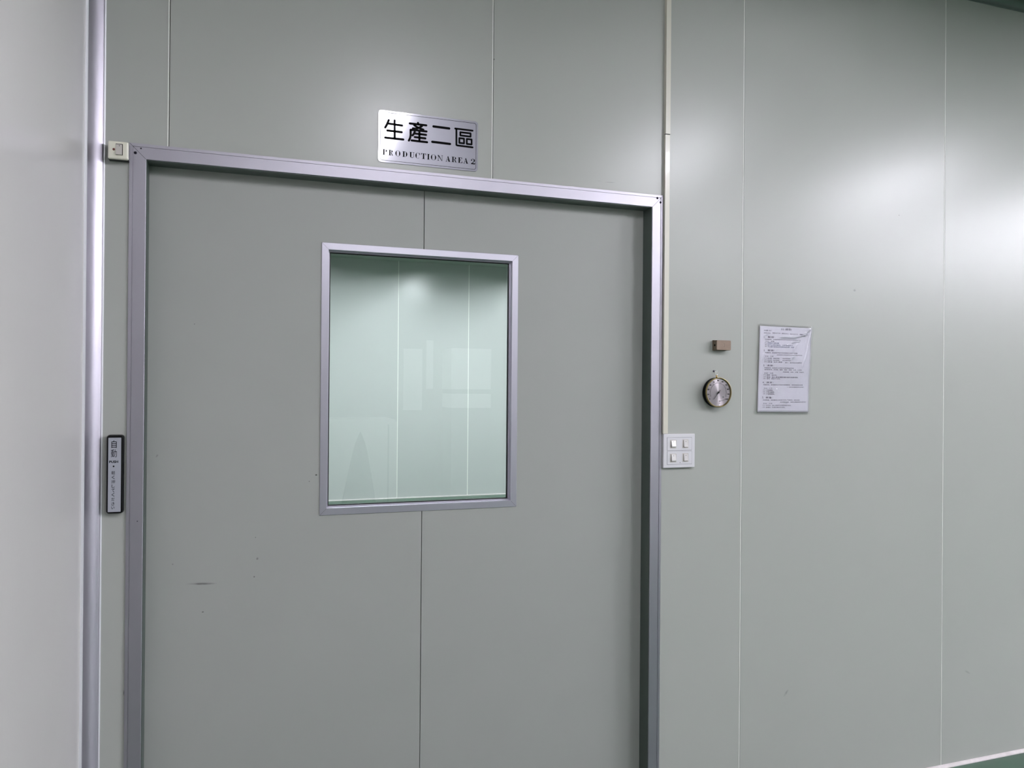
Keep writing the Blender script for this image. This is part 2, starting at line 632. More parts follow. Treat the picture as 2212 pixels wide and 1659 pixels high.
tr1 = thing('trim_1', ((FX_0 + FX_1) / 2, 0, 0), None, None, kind='structure')
for side, nm in (('L', 'frame_jamb'), ('R', 'frame_jamb'), ('T', 'frame_header')):
    w = 0.0435 if side != 'R' else 0.0405
    e = 0.00035
    pr = frame_profile(0.0435, DY - 0.002)
    mb = mitred(pr, FX_0, FX_1, None, FZ, side)
    mb.build(nm, m_alu, tr1)
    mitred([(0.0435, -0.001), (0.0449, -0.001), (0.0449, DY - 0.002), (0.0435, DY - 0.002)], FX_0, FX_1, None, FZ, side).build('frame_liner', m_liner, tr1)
# thin dark mitre joints and edge line
for (sx, xo) in ((1, FX_0), (-1, FX_1)):
    j = MB()
    j.stroke([(xo + sx * 0.0006, FZ - 0.0006), (xo + sx * 0.0425, FZ - 0.0425)], 0.0009, PROUD - 0.0001, PROUD + 0.001, cap=2)
    j.build('mitre_joint', m_dark, tr1)
def screw(px, py, r, cross, parent, Y=PROUD):
    c = on(px, py, Y)
    mb = MB()
    mb.lathe_y((c.x, c.z), [(0.0, Y - 0.0007), (r * 0.6, Y - 0.0006), (r, Y - 0.0001), (r, Y + 0.001)], seg=20)
    s = mb.build('screw', m_screw, parent)
    k = MB()
    if cross:
        for a in (0.5, 2.07):
            d = r * 0.65
            k.stroke([(c.x - d * math.cos(a), c.z - d * math.sin(a)), (c.x + d * math.cos(a), c.z + d * math.sin(a))], r * .35, Y - 0.0009, Y - 0.0005, cap=2)
    else:
        k.stroke([(c.x - r * .1, c.z - r * .4), (c.x + r * .4, c.z)], r * 1.0, Y - 0.0009, Y - 0.0005, cap=6)
    k.build('screw_recess', m_ink, s)
screw(292.5, 330, 0.0042, True, tr1)
screw(304.5, 320.6, 0.0023, False, tr1)
screw(1420, 427.8, 0.0042, False, tr1)
screw(1426.9, 437.1, 0.0042, False, tr1)
screw(296.5, 1126, 0.0014, False, tr1)

# --- the sliding door leaf with its window
door = thing('door_1', ((OX0 + OX1) / 2, DY, 0), None, None, kind='structure')
WX0, WX1, WZ0, WZ1 = 0.2126, 0.8616, 1.1345, 1.9857     # outside of the window trim
TW = 0.0215                                             # its face width
GX0, GX1, GZ0, GZ1 = WX0 + TW, WX1 - TW, WZ0 + TW, WZ1 - TW
LX0, LX1, LZ1 = OX0 - 0.02, OX1 + 0.02, OZ + 0.02       # leaf overlaps the frame
DT = 0.045
SX = on(912, 1000, DY).x
dl = MB()
hx0, hx1, hz0, hz1 = GX0 - 0.006, GX1 + 0.006, GZ0 - 0.006, GZ1 + 0.006
def leafpiece(x0, x1, z0, z1, which):
    which.box(x0, x1, DY, DY + DT, z0, z1)
gp = 0.0012
left, right = MB(), MB()
leafpiece(LX0, hx0, 0.008, LZ1, left)
leafpiece(hx0, SX - gp, 0.008, hz0, left)
leafpiece(hx0, SX - gp, hz1, LZ1, left)
leafpiece(hx1, LX1, 0.008, LZ1, right)
leafpiece(SX + gp, hx1, 0.008, hz0, right)
leafpiece(SX + gp, hx1, hz1, LZ1, right)
left.build('door_panel', m_door, door)
right.build('door_panel', m_door, door)
j = MB()
j.box(SX - gp, SX + gp, DY + 0.02, DY + DT, 0.008, hz0)
j.box(SX - gp, SX + gp, DY + 0.02, DY + DT, hz1, LZ1)
j.build('panel_joint', m_dark, door)

WP = DY - 0.003
def wprof():
    return [(0, DY), (0, WP + 0.0008), (0.0008, WP), (TW - 0.0008, WP), (TW, WP + 0.0008), (TW, DY + 0.016), (TW + 0.0045, DY + 0.016), (TW + 0.0045, DY + 0.020),
            (TW - 0.004, DY + 0.020), (TW - 0.004, DY)]
wfr = thing('window_frame', (WX0, DY, WZ0), None, None)
wfr.parent = door
wfr.location = Vector(wfr['_w']) - Vector(door['_w'])
bpy.context.view_layer.update()
for side in 'LRTB':
    o = mitred(wprof(), WX0, WX1, WZ0, WZ1, side).build('frame_bar', m_alu2, wfr, origin=Vector((WX0, DY, WZ0)))
for (xa, za, sx, sz) in ((WX0, WZ0, 1, 1), (WX1, WZ0, -1, 1), (WX0, WZ1, 1, -1), (WX1, WZ1, -1, -1)):
    k = MB()
    k.stroke([(xa + sx * .001, za + sz * .001), (xa + sx * (TW - .001), za + sz * (TW - .001))], 0.0005, WP - 0.00008, WP + 0.0006, cap=2)
    k.build('mitre_joint', m_screw, wfr, origin=Vector((WX0, DY, WZ0)))

def rect_ring(x0, x1, z0, z1, w, y0, y1):
    mb = MB()
    mb.box(x0, x0 + w, y0, y1, z0, z1); mb.box(x1 - w, x1, y0, y1, z0, z1)
    mb.box(x0 + w, x1 - w, y0, y1, z0, z0 + w); mb.box(x0 + w, x1 - w, y0, y1, z1 - w, z1)
    return mb
rect_ring(GX0 + 0.0015, GX1 - 0.0015, GZ0 + 0.0015, GZ1 - 0.0015, 0.0062, DY + 0.0205, DY + 0.0245).build('window_gasket', m_rubber, door)
for yy in (DY + 0.0255, DY + DT - 0.004):
    g = MB(); g.box(GX0 - 0.004, GX1 + 0.004, yy - 0.0002, yy + 0.0002, GZ0 - 0.004, GZ1 + 0.004)
    g.build('glass_pane', m_glass, door)
rect_ring(GX0 - 0.004, GX1 + 0.004, GZ0 - 0.004, GZ1 + 0.004, 0.007, DY + 0.027, DY + DT - 0.006).build('glazing_spacer', m_alu2, door)

# --- far room seen through the pane
fr = MB()
fs = [FX0, -1.02, -0.04, 0.94, 1.925, 2.918, 3.90, 4.88, 5.86, FX1]
for a, b in zip(fs[:-1], fs[1:]):
    fr.box(a + .002, b - .003, FY1, FY1 + 0.05, 0, CEIL_FAR, 0)
    fr.box(b - .007, b + .002, FY1 - 0.0015, FY1 + 0.05, 0, CEIL_FAR, 1)
tag(fr.build('wall_far', [m_farwall, m_seam]), kind='structure')
for nm, a in (('wall_far_left', (FX0 - .05, FX0)), ('wall_far_right', (FX1, FX1 + .05))):
    mb = MB(); mb.box(a[0], a[1], WT, FY1, 0, CEIL_FAR); tag(mb.build(nm, [m_farwall]), kind='structure')
mb = MB(); mb.box(FX0, XW - 0.05, WT - 0.03, WT, 0, CEIL_FAR); mb.box(XW - .05, FX1, WT - .03, WT, CEIL + .05, CEIL_FAR + .01); tag(mb.build('wall_far_near', [m_farwall]), kind='structure')
mb = MB(); mb.box(FX0 - .05, FX1 + .05, WT, FY1 + .05, -0.05, 0); tag(mb.build('floor_far', [m_floor]), kind='structure')
mb = MB(); mb.box(FX0 - .05, FX1 + .05, WT, FY1 + .05, CEIL_FAR, CEIL_FAR + 0.05); tag(mb.build('ceiling_far', [m_ceiling]), kind='structure')
mb = MB(); mb.box(FX0, FX1, FY1 - 0.012, FY1, 0.0, 0.012); tag(mb.build('baseboard_far', [m_bead]), kind='structure')

# ================================================================== LAMPS
def lamp(x, y, m, label, top=CEIL, dp=0.046):
    t = thing('ceiling_light', (x, y, top), label, 'ceiling light', 'twin tube ceiling lights')
    a = MB()
    s, l = 0.14, 0.63
    a.box(x - s, x - s + .008, y - l, y + l, top - dp, top)
    a.box(x + s - .008, x + s, y - l, y + l, top - dp, top)
    a.box(x - s + .008, x + s - .008, y - l, y - l + .008, top - dp, top)
    a.box(x - s + .008, x + s - .008, y + l - .008, y + l, top - dp, top)
    a.box(x - s + .008, x + s - .008, y - l + .008, y + l - .008, top - 0.008, top)
    a.build('reflector_housing', m_lampframe, t)
    for dx in (-.052, .052):
        b = MB(); b.tube([(x + dx, y - .59, top - .034), (x + dx, y + .59, top - .034)], .0135, seg=12)
        b.build('fluorescent_tube', m, t)
for x in (0.80, 2.84, 4.82, 6.80, 8.78, 10.76):  # back and middle rows are unseen lamps added to brighten the right-hand wall
    for y, w in ((-2.55, 'in the row nearer the door wall'), (-5.0, 'in the added row farther back'), (-3.8, 'in the added middle row'))[:(3 if x > 6 else 2 if x > 4 else 1)]:
        lamp(x, y, m_lamp, 'twin tube light %s, %.1f metres from left wall' % (w, x - XW))
for x in (0.75, 2.6, 4.5):
    for y, w in ((2.3, 'near the door'), (5.8, 'near the far wall')):
        lamp(x, y, m_lamp_far, 'ceiling light behind the door, %s, %.1f metres across' % (w, x), CEIL_FAR, 0.072)

# ================================================================== SIGN
SG = (0.3755, 0.6980, 2.2372, 2.3995)
sy0, sy1 = -0.0025, 0.0
sign = thing('wall_sign', (SG[0], 0, SG[2]), 'brushed steel plate reading PRODUCTION AREA 2, above the door', 'sign')
mb = MB(); mb.prism(rrect(SG[0], SG[1], SG[2], SG[3], 0.0095), sy0, sy1)
mb.build('sign_plate', m_sign, sign)
mb = MB(); rrect_ring(mb, SG[0] + .0058, SG[1] - .0058, SG[2] + .0058, SG[3] - .0058, 0.0075, 0.0011, sy0 - .0003, sy0)
mb.build('border_line', m_ink, sign)
def S(zx, zy):       # reading of the sign close-up -> point on the sign
    p = on(800 + zx / 8.824, 220 + zy / 8.824, sy0)
    return (p.x, p.z)
UN = (SG[1] - SG[0]) / 1895.0
def strokes(lst, w, name):
    mb = MB()
    for st in lst:
        mb.stroke([S(*p) for p in st], w * UN, sy0 - 0.0004, sy0, cap=8)
    return mb.build(name, m_ink, sign)
strokes([[(350, 350), (330, 400), (312, 440), (284, 488)], [(345, 414), (604, 452)], [(463, 356), (463, 700)], [(325, 546), (597, 579)], [(284, 682), (628, 718)]], 40, 'character')
strokes([[(908, 402), (912, 430)], [(752, 412), (1066, 449)], [(838, 446), (890, 482), (940, 505), (1010, 530)], [(984, 462), (930, 492), (870, 512), (812, 506)],
         [(768, 534), (850, 540), (1070, 565)], [(768, 534), (768, 640), (758, 690), (734, 738)],
         [(848, 560), (830, 610), (804, 640)], [(935, 560), (935, 745)], [(850, 604), (1062, 630)], [(846, 672), (1048, 697)], [(786, 735), (1082, 770)]], 40, 'character')
strokes([[(1204, 469), (1503, 508)]], 44, 'character_upper_stroke')
strokes([[(1181, 762), (1518, 803)]], 44, 'character_lower_stroke')
strokes([[(1618, 509), (1948, 550)], [(1640, 520), (1640, 822), (1660, 832), (1948, 868)],
         [(1715, 580), (1910, 602), (1910, 664), (1715, 640), (1715, 580)],
         [(1696, 692), (1785, 702), (1785, 792), (1696, 782), (1696, 692)],
         [(1838, 708), (1930, 718), (1930, 812), (1838, 802), (1838, 708)]], 35, 'character')

# serif capitals, drawn on a 0..1 grid (x by width, y up); t = thick stem
def glyph(ch, wd, mb, x0, zb, h, y0, y1):
    t, th, se = 0.245 * h, 0.06 * h, 0.07 * h
    def Q(pts): mb.prism([(x0 + a, zb + b) for a, b in pts], y0, y1)
    def B(a, b, c, d): Q([(a, c), (b, c), (b, d), (a, d)])
    def serif(xc, w, top):
        z = h - th if top else 0
        B(xc - w / 2, xc + w / 2, z, z + th)
    def bowl(xc, zc, rx, rz, a0, a1, thick, thin=0.03, n=20):
        for k in range(n):
            A = math.radians(a0 + (a1 - a0) * k / n); Bq = math.radians(a0 + (a1 - a0) * (k + 1) / n)
            def pr(an):
                c, s = math.cos(an), math.sin(an)
                o_ = (xc + rx * c, zc + rz * s)
                tk = thin * h + (thick - thin * h) * abs(c) ** 1.6
                i_ = (xc + (rx - tk) * c, zc + (rz - thin * h * 1.1) * s)
                return o_, i_
            o1, i1 = pr(A); o2, i2 = pr(Bq)
            Q([o1, o2, i2, i1])
    w = wd
    if ch == 'P':
        B(.14 * w, .14 * w + t, 0, h); serif(.14 * w + t / 2, t * 2.1, 0); serif(.10 * w + t / 2, t * 1.8, 1)
        bowl(.14 * w + t, .74 * h, w * .86 - t, .26 * h, -90, 90, t)
    elif ch == 'R':
        B(.12 * w, .12 * w + t, 0, h); serif(.12 * w + t / 2, t * 2.0, 0); serif(.09 * w + t / 2, t * 1.7, 1)
        bowl(.12 * w + t, .75 * h, w * .74 - t, .25 * h, -90, 90, t * .95)
        Q([(.48 * w, .52 * h), (.66 * w, .50 * h), (.90 * w, 0.03 * h), (1.0 * w, .03 * h), (1.0 * w, 0), (.72 * w, 0)])
    elif ch == 'O':
        bowl(w / 2, h / 2, w / 2, h * .52, 0, 360, t, n=36)
    elif ch == 'D':
        B(.12 * w, .12 * w + t, 0, h); B(0, .45 * w, 0, th); B(0, .45 * w, h - th, h)
        bowl(.42 * w, h / 2, w * .57, h * .5, -90, 90, t)
    elif ch == 'U':
        B(.12 * w, .12 * w + t, .25 * h, h); serif(.12 * w + t / 2, t * 1.9, 1)
        B(.86 * w, .86 * w + th, .25 * h, h); serif(.88 * w, t * 1.4, 1)
        cx = (.12 * w + .86 * w + th) / 2; rx = cx - .12 * w
        for k in range(12):
            A = math.radians(180 + 180 * k / 12); Bq = math.radians(180 + 180 * (k + 1) / 12)
            def pr(an):
                c, s = math.cos(an), math.sin(an)
                tk = th + (t - th) * max(0, -c)
                return (cx + rx * c, .25 * h + .27 * h * s), (cx + (rx - tk) * c, .25 * h + (.27 * h - th * 1.2) * s)
            o1, i1 = pr(A); o2, i2 = pr(Bq); Q([o1, o2, i2, i1])
    elif ch == 'C':
        bowl(w / 2, h / 2, w / 2, h * .52, 50, 310, t, n=28)
        B(.86 * w, .90 * w + th, .62 * h, .98 * h)
        Q([(.78 * w, .88 * h), (.9 * w, .66 * h), (.9 * w, .9 * h)])
    elif ch == 'T':
        B(.5 * w - t / 2, .5 * w + t / 2, 0, h); serif(.5 * w, t * 2.1, 0); B(0, w, h - th, h)
        Q([(0, h), (0, .68 * h), (.04 * w, .68 * h), (.16 * w, h - th)]); Q([(w, h), (w, .68 * h), (.96 * w, .68 * h), (.84 * w, h - th)])
    elif ch == 'I':
        B(.5 * w - t / 2, .5 * w + t / 2, 0, h); B(0, w, 0, th); B(0, w, h - th, h)
    elif ch == 'N':
        B(.12 * w, .12 * w + th, 0, h); serif(.14 * w, .32 * w, 0)
        B(.84 * w, .84 * w + th, 0, h); serif(.87 * w, .30 * w, 1)
        Q([(0, h), (.26 * w, h), (.88 * w, 0), (.80 * w, 0), (.12 * w, .86 * h), (0, h - th)])
    elif ch == 'A':
        Q([(.46 * w, h), (.54 * w, h), (.90 * w, th), (.90 * w - t * 1.15, th), (.44 * w, .86 * h)])
        Q([(.46 * w, h), (.50 * w, .92 * h), (.20 * w, th), (.14 * w, th)])
        B(.28 * w, .66 * w, .30 * h, .30 * h + th); B(0, .34 * w, 0, th); B(.58 * w, w, 0, th)
    elif ch == 'E':
        B(.12 * w, .12 * w + t, 0, h); B(0, .96 * w, 0, th); B(0, .92 * w, h - th, h); B(.3 * w, .68 * w, .5 * h, .5 * h + th)
        Q([(.92 * w, h), (.92 * w, .7 * h), (.88 * w, .7 * h), (.74 * w, h - th)]); Q([(1.0 * w, 0), (1.0 * w, .32 * h), (.95 * w, .32 * h), (.78 * w, th)])
        B(.64 * w, .68 * w + .01 * w, .38 * h, .66 * h)
    elif ch == '2':
        Q([(.02 * w, 0), (.96 * w, 0), (1.0 * w, .32 * h), (.92 * w, .32 * h), (.86 * w, .20 * h), (.30 * w, .20 * h)])
        Q([(.02 * w, 0), (.06 * w, .12 * h), (.60 * w, .52 * h), (.95 * w, .62 * h), (.88 * w, .50 * h), (.30 * w, .18 * h)])
        for k in range(14):
            A = math.radians(-35 + 215 * k / 14); Bq = math.radians(-35 + 215 * (k + 1) / 14)
            def pr(an):
                c, s = math.cos(an), math.sin(an)
                tk = th + (t * 1.1 - th) * max(0, c)
                return (.49 * w + .46 * w * c, .73 * h + .27 * h * s), (.49 * w + (.46 * w - tk) * c, .73 * h + (.27 * h - th) * s)
            o1, i1 = pr(A); o2, i2 = pr(Bq); Q([o1, o2, i2, i1])
        bowl(.16 * w, .72 * h, .14 * w, .1 * h, 0, 360, .14 * w, thin=.1, n=12)

eng = [('P', 232, 318), ('R', 348, 437), ('O', 475, 572), ('D', 612, 705), ('U', 745, 832), ('C', 858, 945), ('T', 965, 1062), ('I', 1082, 1128),
       ('O', 1152, 1255), ('N', 1280, 1380), ('A', 1435, 1525), ('R', 1550, 1648), ('E', 1672, 1752), ('A', 1772, 1865), ('2', 1915, 1998)]
mb = MB()
for ch, a, b in eng:
    xm = (a + b) / 2
    zyb = 1010 + (xm - 275) * 0.1075
    p0 = S(a, zyb); p1 = S(b, zyb)
    glyph(ch, p1[0] - p0[0], mb, p0[0], S(xm, zyb)[1], 104 * UN * 0.99, sy0 - 0.0003, sy0)
mb.build('english_lettering', m_ink, sign)

# ================================================================== SMALL WALL SWITCH
yf = -0.030
a = on(232.7, 302.5, yf); b = on(277.2, 345.5, yf)
x0, x1, z1, z0 = a.x, b.x, a.z, b.z
sw = thing('light_switch', ((x0 + x1) / 2, 0, z0), 'small square ivory switch by the top left corner of the door frame', 'switch')
mb = MB(); mb.box(x0 + .0003, x1 - .0003, -0.020, 0.0, z0 + .0003, z1 - .003); mb.build('mounting_box', m_black, sw, bevel=.001)
mb = MB(); mb.box(x0, x1, yf, -0.018, z0, z1); mb.build('cover_plate', m_ivory2, sw, bevel=.004, bseg=3)
def at(zx, zy, Y): return on(120 + zx / 6.506, 200 + zy / 6.506, Y)
p = at(848, 718, yf); q = at(942, 882, yf)
mb = MB(); mb.box(p.x - .0004, q.x + .0004, yf - .0003, yf + .002, q.z - .0004, p.z + .0004); mb.build('rocker_opening', m_ink, sw)
rx0, rx1, rz0, rz1 = p.x, q.x - .0012, q.z, p.z - .0012
mb = MB()
prof = [(yf + .001, rz0), (yf - .0050, rz0 + .0005), (yf - .0040, rz0 + (rz1 - rz0) * .32), (yf - .0008, rz1), (yf + .001, rz1)]
n = len(prof)
mb.add([(rx0, y, z) for y, z in prof] + [(rx1, y, z) for y, z in prof], [(i, (i + 1) % n, (i + 1) % n + n, i + n) for i in range(n)] + [tuple(range(n)), tuple(range(2 * n - 1, n - 1, -1))])
rk = mb.build('rocker', m_rocker2, sw, bevel=.0004)
c = at(897, 748, yf - .0014)
mb = MB(); mb.lathe_y((c.x, c.z), [(0, yf - .0016), (.0012, yf - .0016), (.0012, yf + .0)], seg=12); mb.build('indicator_mark', m_ink, rk)
c = at(818, 796, yf)
mb = MB(); mb.lathe_y((c.x, c.z), [(0, yf - .0008), (.0022, yf - .0006), (.0034, yf - .0001), (.0034, yf + .001)], seg=20); mb.build('indicator_lamp', m_redbrown, sw)

# ================================================================== PUSH PLATE
yf = -0.020
tl, br = on(229.4, 941, yf), on(263.8, 1109, yf)
hx0_, hx1_, hz0_, hz1_ = tl.x + .001, br.x + .0005, br.z, tl.z
pp = thing('push_plate', ((hx0_ + hx1_) / 2, 0, hz0_), 'tall black door push button with silver face and Japanese writing', 'push button')
mb = MB()
n0 = rrect(hx0_ - .0015, hx1_ + .0015, hz0_ - .0015, hz1_ + .0015, .009); n1_ = rrect(hx0_, hx1_, hz0_, hz1_, .008); n2_ = rrect(hx0_ + .003, hx1_ - .003, hz0_ + .003, hz1_ - .003, .006)
L_ = [(n0, 0.0), (n0, -.008), (n1_, -.0165), (n2_, yf)]
k = len(n0)
vs = []
for ring_, y in L_: vs += [(x, y, z) for x, z in ring_]
fs_ = []
for j in range(3):
    for i in range(k):
        fs_.append((j * k + i, j * k + (i + 1) % k, (j + 1) * k + (i + 1) % k, (j + 1) * k + i))
fs_.append(tuple(3 * k + i for i in range(k)))
mb.add(vs, fs_, 0, False)
mb.build('housing', m_black, pp)
tl, br = on(233.6, 945.8, yf), on(259.6, 1105.2, yf)
fx0, fx1, fz0, fz1 = tl.x + .0007, br.x + .001, br.z, tl.z
mb = MB(); mb.prism(rrect(fx0, fx1, fz0, fz1, .0012), yf - .0006, yf + .001); mb.build('face_plate', m_plateface, pp)
yl = yf - .0008
def zb(zx, zy): return on(225 + zx / 19.51, 935 + zy / 19.51, yl)
def zc(zx, zy): return on(225 + zx / 15.8, 1010 + zy / 15.8, yl)
def block(mb, body, f, x0, x1, y0, y1, off=0.0):
    xm, ym = (x0 + x1) / 2, (y0 + y1) / 2
    fit_text(mb, body, f(x0, ym).x, f(x1, ym).x, f(xm, y1).z, f(xm, y0).z, yl, 0, off)
mb = MB()
block(mb, '自', zb, 305, 528, 320, 640, .006)
block(mb, '動', zb, 285, 535, 700, 1030, 0.0)
mb.build('character', m_ink, pp)
mb = MB(); block(mb, 'PUSH', zb, 212, 590, 1168, 1272, .035); mb.build('push_word', m_ink, pp)
mb = MB(); c = zb(397, 1412); mb.lathe_y((c.x, c.z), [(0, yl - .0002), (.0021, yl - .0002), (.0021, yl + .0004)], seg=20); mb.build('dot', m_ink, pp)
mb = MB()
rows = [('軽', 120, 245), ('く', 275, 395), ('押', 430, 550), ('し', 580, 695), ('て', 725, 845), ('く', 870, 992), ('だ', 1030, 1145), ('さ', 1180, 1300), ('い', 1328, 1420)]
for ch, a, b in rows:
    sl = -(a - 120) * 0.012
    w_ = 62 if ch in '軽押' else 54
    cxm = 312 + sl
    block(mb, ch, zc, cxm - w_, cxm + w_, a, b, 0.0 if ch in '軽押' else .012)
mb.build('japanese_lettering', m_ink, pp)

# ================================================================== CABLE TRUNKING
yc = -0.0135
ct = thing('cable_trunking', (1.40, 0, 1.378), 'thin ivory cable trunking running up the wall beside the door frame', 'cable trunking')
tx0, tx1 = on(1433.6, 830, yc).x, on(1443.6, 830, yc).x
jz = on(1443, 290, yc).z
zbot = on(1437, 937, yc).z
mb = MB(); mb.box(tx0 + .001, tx1 - .001, -0.006, 0, zbot, CEIL - 0.045); mb.build('trunking_base', m_ivory, ct)
for (z0, z1, dx) in ((zbot, jz - .0014, 0.0), (jz + .0014, CEIL - .045, .0012)):
    mb = MB(); mb.box(tx0 + dx, tx1 + dx, yc, -.006, z0, z1); mb.build('trunking_cover', m_ivory, ct, bevel=.0006)
mb = MB(); mb.box(tx0 + .0005, tx1, yc + .0012, -.006, jz - .0014, jz + .0014); mb.build('cover_gap', m_dark, ct)

# ================================================================== FOUR GANG SWITCH
yf = -0.0125
def zs(zx, zy, Y=yf): return on(1400 + zx / 13.825, 900 + zy / 13.825, Y)
x0 = zs(458, 1000).x; x1 = zs(1398, 1000).x
z1 = (zs(458, 542).z + zs(1390, 492).z) / 2; z0 = (zs(458, 1548).z + zs(1405, 1505).z) / 2
z1 = min(z1, zbot - .0005)
gs = thing('light_switch', ((x0 + x1) / 2, 0, z0), 'white square four rocker switch under the cable trunking', 'switch')
mb = MB(); mb.box(x0 + .001, x1 - .001, -.008, 0, z0 + .001, z1 - .001); mb.build('back_box', m_white, gs)
mb = MB(); mb.box(x0, x1, yf, -.0075, z0, z1); mb.build('cover_plate', m_white, gs, bevel=.003, bseg=3)
for (ya, yb_) in ((625, 1005), (1038, 1422)):
    p, q = zs(572, ya + 4), zs(1298, yb_ - 14)
    mb = MB(); mb.box(p.x - .0007, q.x + .0007, yf - .0002, yf + .001, q.z - .0007, p.z + .0007); rim = mb.build('module_rim', m_screw, gs)
    mb = MB(); mb.box(p.x, q.x, yf - .0008, yf + .001, q.z, p.z); mb.build('switch_module', m_white, gs, bevel=.0002)
for (xa, xb, ya, yb_, pressed) in ((655, 840, 695, 945, 0), (1028, 1200, 683, 935, 1), (655, 840, 1110, 1362, 0), (1028, 1200, 1096, 1346, 1)):
    p, q = zs(xa, ya, yf - .0008), zs(xb, yb_, yf - .0008)
    mb = MB(); mb.box(p.x, q.x, yf - .0012, yf, q.z, p.z); mb.build('rocker_surround', m_rocker2, gs)
    p, q = zs(xa + 45, ya + 20, yf - .003), zs(xb - 15, yb_ - 28, yf - .003)
    r0, r1, s0, s1 = p.x, q.x, q.z, p.z
    mb = MB(); mb.box(r0 - .0006, r1, yf - .0016, yf, s0 - .0008, s1); mb.build('rocker_gap', m_ink, gs)
    mb = MB()
    if pressed:
        pr = [(yf, s0), (yf - .0058, s0 + .0002), (yf - .0022, s1), (yf, s1)]
    else:
        pr = [(yf, s0), (yf - .0048, s0 + .0002), (yf - .0062, s0 + .0045), (yf - .0022, s1), (yf, s1)]
    n = len(pr)
    mb.add([(r0, y, z) for y, z in pr] + [(r1, y, z) for y, z in pr], [(i, (i + 1) % n, (i + 1) % n + n, i + n) for i in range(n)] + [tuple(range(n)), tuple(range(2 * n - 1, n - 1, -1))])
    rk = mb.build('rocker', m_rocker, gs, bevel=.0004)
    xm = (r0 + r1) / 2; zz = s1 - (s1 - s0) * .2
    yy = yf - .0022 - .0036 * .2
    mb = MB(); mb.stroke([(xm - .0009, zz), (xm + .0009, zz)], .0014, yy - .0004, yy + .0005, cap=5); mb.build('indicator_mark', m_ink, rk)
c = zs(953, 1372)
mb = MB(); mb.lathe_y((c.x, c.z), [(0, yf - .001), (.0012, yf - .001), (.0012, yf)], seg=12); mb.build('cover_screw', m_screw, gs)

# ================================================================== BROWN PLASTIC BLOCK
yf = -0.028
def zk(zx, zy, Y=yf): return on(1500 + zx / 18.43, 700 + zy / 18.43, Y)
a, b = zk(892, 640), zk(1455, 1045)
x0, x1, z1, z0 = a.x, b.x, a.z, b.z
bk = thing('plastic_block', ((x0 + x1) / 2, 0, z0), 'small brown plastic block on the wall above the round gauge', 'plastic block')
mb = MB(); mb.box(x0, x1 - .006, -.010, 0, z0 - .0012, z1 + .0010); mb.build('base', m_brown2, bk, bevel=.0006)
mb = MB(); mb.box(x0, x1, yf + .001, -.010, z0, z1); mb.build('body', m_brown2, bk, bevel=.0015)
mb = MB(); mb.prism(rrect(x0 + .0003, x1, z0 + .0003, z1 - .0003, .004), yf, yf + .002); mb.build('front_face', m_brown, bk, bevel=.0005)
zm = (z0 + z1) / 2
mb = MB()
pts = []
for k in range(16):
    t = 2 * math.pi * k / 16
    pts.append((x0 - .0002, -.0155 + .0045 * math.cos(t), zm + .0038 * math.sin(t)))
mb.add(pts + [(p_[0] + .002, p_[1], p_[2]) for p_ in pts], [tuple(range(16)), tuple(range(31, 15, -1))] + [(i, (i + 1) % 16, (i + 1) % 16 + 16, i + 16) for i in range(16)])
mb.build('keyhole', m_ink, bk)
mb = MB()
g = [zk(1160, 785), zk(1205, 785), zk(1205, 900), zk(1155, 900)]
g = [(p_.x, p_.z) for p_ in g]
mb.stroke(g, .0008, yf - .0002, yf, cap=3)
mb.build('moulded_mark', m_brown2, bk)

# ================================================================== ROUND GAUGE (thermo-hygrometer)
yf = -0.031
cc = on(1553.6, 847.8, yf)
R = (on(1553, 815.4, yf).z - on(1553, 880.2, yf).z) / 2
ga = thing('wall_gauge', (cc.x, 0, cc.z), 'round brass hygrometer with shiny dial hanging from a wall hook', 'hygrometer')
ctr = (cc.x, cc.z)
mb = MB(); mb.lathe_y(ctr, [(0, -.001), (R * .90, -.001), (R * .985, -.006), (R * .985, yf + .006)], seg=72); mb.build('case', m_ink, ga)
mb = MB(); mb.lathe_y(ctr, [(R * .985, yf + .008), (R, yf + .007), (R * 1.0, yf + .0018), (R * .975, yf), (R * .935, yf + .0006), (R * .91, yf + .004), (R * .905, yf + .0065)], seg=72)
mb.build('bezel', m_brass, ga)
yd = yf + .0055
mb = MB(); mb.fixn = True
mb.lathe_y(ctr, [(0.0001, yd), (R * .3, yd), (R * .6, yd), (R * .915, yd)], seg=72)
dial = mb.build('dial', m_dial, ga, origin=Vector((cc.x, yd, cc.z)))
def zg(zx, zy, Y=yd - .0004):
    p_ = on(1490 + zx / 13.825, 780 + zy / 13.825, Y); return (p_.x, p_.z)
dc = (cc.x, cc.z)
mb = MB()
for rr_, a0, a1 in ((R * .62, -25, 205),):
    N_ = 46
    for k in range(N_ + 1):
        t = math.radians(a0 + (a1 - a0) * k / N_)
        long_ = k % 5 == 0
        if True:
            p1_ = (dc[0] + rr_ * math.cos(t), dc[1] + rr_ * math.sin(t)); r2_ = rr_ + R * (.09 if long_ else .045)
            mb.stroke([p1_, (dc[0] + r2_ * math.cos(t), dc[1] + r2_ * math.sin(t))], .0005 if long_ else .0003, yd - .0004, yd, cap=2)
    for k in range(36):
        t = math.radians(a0 + (a1 - a0) * k / 36); t2 = math.radians(a0 + (a1 - a0) * (k + 1) / 36)
        mb.stroke([(dc[0] + rr_ * math.cos(t), dc[1] + rr_ * math.sin(t)), (dc[0] + rr_ * math.cos(t2), dc[1] + rr_ * math.sin(t2))], .0003, yd - .0004, yd, cap=2)
